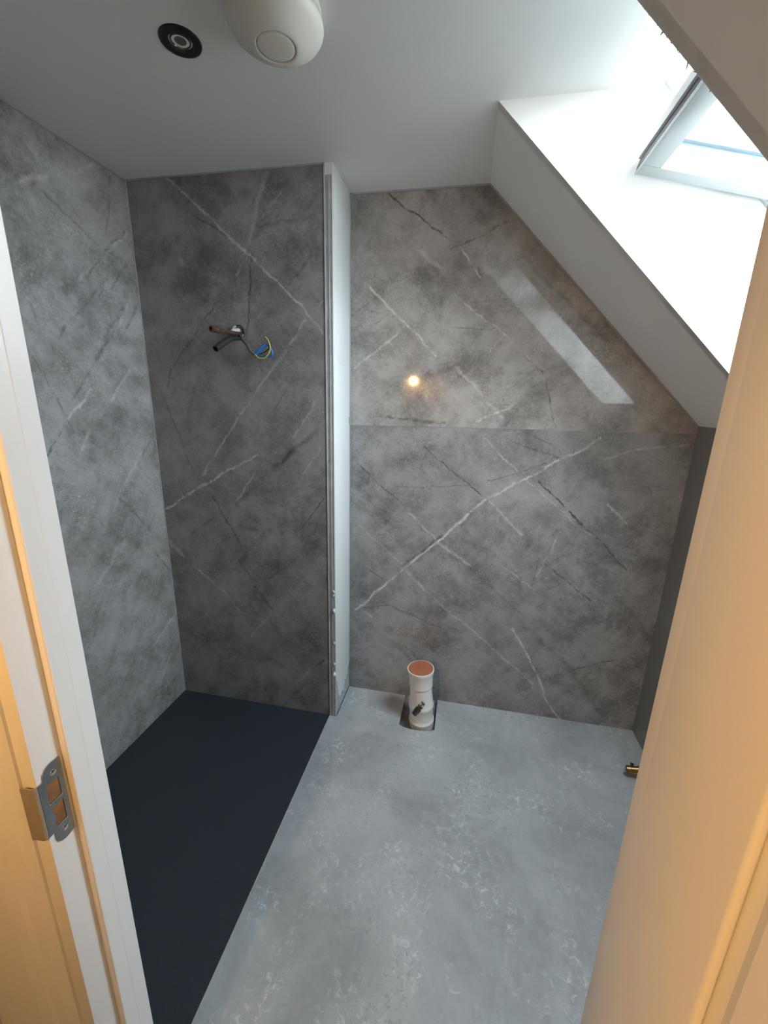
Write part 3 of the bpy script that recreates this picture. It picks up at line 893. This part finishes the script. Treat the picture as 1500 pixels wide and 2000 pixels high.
box('edge_strip', (XC - 0.0004, YD, -0.016), (XC + 0.0009, Y1 - 0.003, 0.0036), M['alu_dull'], tr)

# downlight
dl = thing('recessed_downlight', (-0.721, 1.090, H), 'dark bronze recessed downlight, unlit, in the flat ceiling', 'downlight')
dn = (0, 0, -1)
lathe('bezel', [(0.024, -0.004), (0.027, 0.0035), (0.030, 0.0055), (0.040, 0.0055), (0.0455, 0.0035), (0.0470, 0.0), (0.0470, -0.003)], (-0.721, 1.090, H), dn, M['bronze'], dl, seg=48)
lathe('lens', [(0.0, 0.001), (0.010, 0.0005), (0.020, -0.001), (0.0255, -0.002)], (-0.721, 1.090, H), dn, M['lens'], dl, seg=36)
lathe('lens_ring', [(0.0195, 0.0), (0.0205, 0.0022), (0.0225, 0.0022), (0.0235, 0.0)], (-0.721, 1.090, H), dn, M['lens_ring'], dl, seg=36)

# extractor
ef = thing('extractor_fan', (-0.462, 1.043, H), 'round cream plastic extractor fan cone on the flat ceiling', 'extractor fan')
FO = (-0.462, 1.043, H)
lathe('base_ring', [(0.0, 0.0), (0.092, 0.0), (0.097, 0.004), (0.097, 0.014), (0.092, 0.017), (0.070, 0.017)], FO, dn, M['fan_base'], ef, seg=64)
lathe('neck', [(0.070, 0.012), (0.068, 0.022), (0.074, 0.030)], FO, dn, M['fan'], ef, seg=48)
lathe('cone', [(0.060, 0.024), (0.096, 0.0235), (0.1010, 0.0275), (0.1020, 0.032), (0.1005, 0.037), (0.094, 0.046), (0.080, 0.056), (0.064, 0.065), (0.053, 0.0690),
               (0.046, 0.0710), (0.043, 0.0710), (0.0415, 0.0695)], FO, dn, M['fan'], ef, seg=72, angle=60)
lathe('centre_cap', [(0.0, 0.0725), (0.020, 0.0723), (0.034, 0.0717), (0.0385, 0.0710), (0.0405, 0.0695), (0.0405, 0.066)], FO, dn, M['fan'], ef, seg=48, angle=60)

# soil pipe
PX, PY = -0.114, 1.695
sp = thing('soil_pipe', (PX, PY, -0.026), 'white plastic soil pipe standing up from the floor with a terracotta cap', 'pipe')
lean = Vector((-0.055, 0.0, 1.0)).normalized()
PO = (PX, PY, 0.0)
lathe('pipe_body', [(0.0, -0.026), (0.058, -0.026), (0.0602, 0.004), (0.0615, 0.008), (0.0612, 0.014), (0.0578, 0.017), (0.0576, 0.030), (0.0572, 0.080), (0.0600, 0.084), (0.0606, 0.092), (0.0600, 0.100), (0.0576, 0.104), (0.0560, 0.128), (0.0535, 0.150), (0.0528, 0.175),
                    (0.0528, 0.196), (0.0552, 0.198), (0.0556, 0.203), (0.0548, 0.209), (0.0555, 0.225), (0.0570, 0.250), (0.0585, 0.262), (0.0605, 0.268), (0.0622, 0.276), (0.0632, 0.284), (0.0625, 0.288), (0.0590, 0.288), (0.0590, 0.280), (0.0, 0.280)],
      PO, lean, M['pipe'], sp, seg=64, angle=50)
cp = lathe('end_cap', [(0.0588, 0.282), (0.0588, 0.2885), (0.0575, 0.2900), (0.0, 0.2905)], PO, lean, M['cap'], sp, seg=56)
cp['label'] = 'terracotta brown push-in end cap'
CO = Vector(PO) + lean * 0.2905
for k in range(3):          # raised moulding mark on the cap
    th = math.radians(90 + 120 * k)
    c_ = CO + Vector((math.cos(th) * 0.009, math.sin(th) * 0.009, 0))
    lathe('moulded_mark', [(0.0075, -0.001), (0.0075, 0.0008), (0.0055, 0.0008), (0.0055, -0.001)], c_, lean, M['cap'], cp, seg=18)
# small gunmetal drain cock in front of the pipe
so = Vector((-0.109, 1.632, 0.140))
sd = (Vector((-0.148, 1.612, 0.090)) - so)
sdl = sd.length
ou = lathe('drain_cock', [(0.0, -0.008), (0.0105, -0.008), (0.0105, 0.010), (0.0130, 0.012), (0.0130, 0.017), (0.0110, 0.019), (0.0110, 0.024), (0.0150, 0.026), (0.0150, 0.042), (0.0132, 0.046), (0.0125, sdl - 0.006), (0.008, sdl - 0.005), (0.008, sdl - 0.012), (0, sdl - 0.012)],
           so, sd, M['gunmetal'], sp, seg=20)
ou['label'] = 'small gunmetal drain cock on the front of the pipe'
lathe('chrome_band', [(0.0106, -0.004), (0.0118, -0.003), (0.0118, 0.008), (0.0106, 0.009)], so, sd, M['chrome'], ou, seg=20)

# brass valve low on the knee wall
VY, VZ = 1.560, 0.062
bv = thing('brass_pipe_tail', (XR, VY, VZ), 'short brass pipe tail with compression nut low beside the open door', 'pipe')
vd = Vector((-0.130, 0.010, -0.030))
VO = (XR, VY, VZ)
lathe('copper_tail', [(0.0, 0.0), (0.0080, 0.0), (0.0080, 0.080), (0.0, 0.080)], VO, vd, M['copper'], bv, seg=18)
lathe('nut', [(0.009, 0.062), (0.0175, 0.063), (0.0175, 0.080), (0.009, 0.081)], VO, vd, M['brass'], bv, seg=6)
lathe('valve_body', [(0.009, 0.076), (0.0130, 0.078), (0.0130, 0.112), (0.0152, 0.114), (0.0152, 0.128), (0.0120, 0.130), (0.0085, 0.130), (0.0085, 0.117), (0.0, 0.117)], VO, vd, M['brass'], bv, seg=20)
tp = Vector(VO) + vd.normalized() * 0.112
lathe('screw_stem', [(0.0, 0.0), (0.0050, 0.0), (0.0050, 0.019), (0.0065, 0.020), (0.0065, 0.026), (0.0, 0.026)], tp, (0.1, 0.3, 1.0), M['gunmetal'], bv, seg=14)
lathe('screw_stem', [(0.0, 0.0), (0.0045, 0.0), (0.0045, 0.008), (0.0, 0.008)], tp + vd.normalized() * 0.017, vd, M['gunmetal'], bv, seg=12)

# services in the shower wall
lathe('conduit_sleeve', [(0.0262, -0.001), (0.0262, 0.085), (0.0235, 0.085), (0.0235, -0.001), (0.0262, -0.001)], (-0.921, Y1 + 0.001, 1.753), YO, M['hole'], wb, seg=32)
cpipe = thing('copper_pipe_stub', (-0.918, Y1, 1.748), 'tarnished copper pipe stub with capped end poking straight out of the shower wall hole', 'pipe')
tube('pipe', [(-0.918, 1.70, 1.750), (-0.917, 1.624, 1.747), (-0.909, 1.53, 1.739), (-0.906, 1.44, 1.734)], 0.0078, M['copper'], cpipe, 16)
lathe('end_collar', [(0.0, 0.0), (0.0100, 0.0), (0.0108, 0.002), (0.0108, 0.010), (0.0085, 0.012), (0.0085, 0.020), (0.0105, 0.022), (0.0110, 0.025), (0.0110, 0.040), (0.0075, 0.042), (0.006, 0.042), (0.006, 0.034), (0, 0.034)],
      (-0.9063, 1.452, 1.7346), Vector((0.0, -0.09, -0.004)), M['copper'], cpipe, seg=18)
hose = thing('charcoal_hose', (-0.926, Y1, 1.738), 'thick charcoal pipe end drooping out of the shower wall hole', 'pipe')
tube('hose', [(-0.926, 1.69, 1.740), (-0.926, 1.624, 1.736), (-0.924, 1.56, 1.721), (-0.929, 1.52, 1.701), (-0.935, 1.475, 1.674)], 0.0115, M['hose'], hose, 18, hollow=True)
lag = thing('pipe_lagging', (-0.936, Y1, 1.757), 'scrap of pale lagging tucked in the shower wall hole behind the pipes', 'insulation')
tube('lagging', [(-0.917, 1.685, 1.762), (-0.922, 1.640, 1.762), (-0.931, 1.612, 1.758), (-0.938, 1.598, 1.750)], 0.0085, M['foil'], lag, 12)
tube('lagging_strip', [(-0.940, 1.632, 1.745), (-0.943, 1.617, 1.757), (-0.938, 1.614, 1.769), (-0.929, 1.617, 1.776)], 0.0038, M['foil'], lag, 8)
cab = thing('electric_cable', (-0.905, Y1, 1.742), 'grey electric cable with loose blue, brown and yellow-green cores on the shower wall', 'cable')
tube('sheath', [(-0.906, 1.69, 1.745), (-0.908, 1.624, 1.742), (-0.886, 1.585, 1.722), (-0.864, 1.580, 1.702), (-0.851, 1.580, 1.679), (-0.834, 1.585, 1.666)], 0.0064, M['sheath'], cab, 12)
lathe('crimp', [(0.0, 0.0), (0.0058, 0.0), (0.0058, 0.010), (0.0, 0.010)], (-0.839, 1.584, 1.669), Vector((0.09, 0, -0.03)), M['pinkish'], cab, seg=12)
tube('blue_core', [(-0.834, 1.585, 1.666), (-0.813, 1.584, 1.681), (-0.788, 1.584, 1.700), (-0.776, 1.584, 1.698), (-0.766, 1.585, 1.682), (-0.764, 1.586, 1.670), (-0.771, 1.588, 1.661), (-0.803, 1.588, 1.661), (-0.826, 1.588, 1.665)], 0.0040, M['blue'], cab, 10)
tube('blue_core', [(-0.832, 1.582, 1.668), (-0.811, 1.579, 1.686), (-0.790, 1.579, 1.702)], 0.0042, M['blue'], cab, 10)
yg = tube('earth_core', [(-0.832, 1.582, 1.663), (-0.818, 1.580, 1.653), (-0.798, 1.580, 1.652), (-0.780, 1.580, 1.664), (-0.769, 1.580, 1.684), (-0.770, 1.580, 1.704), (-0.777, 1.580, 1.719), (-0.786, 1.580, 1.730)], 0.0027, M['yellow'], cab, 10)
tube('bare_end', [(-0.786, 1.580, 1.730), (-0.795, 1.581, 1.734), (-0.803, 1.582, 1.735)], 0.0011, M['bare'], yg, 8)
tube('brown_core', [(-0.834, 1.586, 1.667), (-0.817, 1.588, 1.668), (-0.790, 1.590, 1.680), (-0.775, 1.590, 1.693), (-0.767, 1.590, 1.706), (-0.771, 1.590, 1.717)], 0.0024, M['brown'], cab, 10)

# wall lamp in the hall, mirrored in the back panel
wlamp = thing('wall_lamp', (-0.550, -0.620, 1.710), 'small warm lit wall lamp in the hall, mirrored in the upper stone panel', 'wall lamp')
lathe('back_plate', [(0.0, 0.0), (0.045, 0.0), (0.045, 0.008), (0.038, 0.014), (0.0, 0.014)], (-0.550, -0.620, 1.710), YO, M['alu'], wlamp, seg=32)
lathe('lamp_holder', [(0.0, 0.010), (0.014, 0.010), (0.014, 0.050), (0.012, 0.055), (0.0, 0.055)], (-0.550, -0.620, 1.710), YO, M['alu'], wlamp, seg=24)
lathe('bulb', [(0.012, 0.055), (0.013, 0.062), (0.020, 0.074), (0.0235, 0.086), (0.022, 0.098), (0.015, 0.108), (0.0, 0.112)], (-0.550, -0.620, 1.710), YO, M['bulb'], wlamp, seg=24)
lathe('added_shade', [(0.012, 0.062), (0.030, 0.058), (0.052, 0.042), (0.066, 0.022), (0.072, 0.008), (0.070, 0.008), (0.064, 0.021), (0.050, 0.040), (0.029, 0.055), (0.012, 0.059)],
      (-0.550, -0.620 + 0.086, 1.710), ZO, M['added_shade'], wlamp, seg=40)  # added dome, shaped to keep lamp light off the slope
lathe('added_lower_cup', [(0.0, -0.054), (0.026, -0.053), (0.036, -0.048), (0.038, -0.048), (0.028, -0.055), (0.0, -0.057)], (-0.550, -0.620 + 0.086, 1.710), ZO, M['added_shade'], wlamp, seg=36)  # added cup, shaped to cut lamp light on the near floor
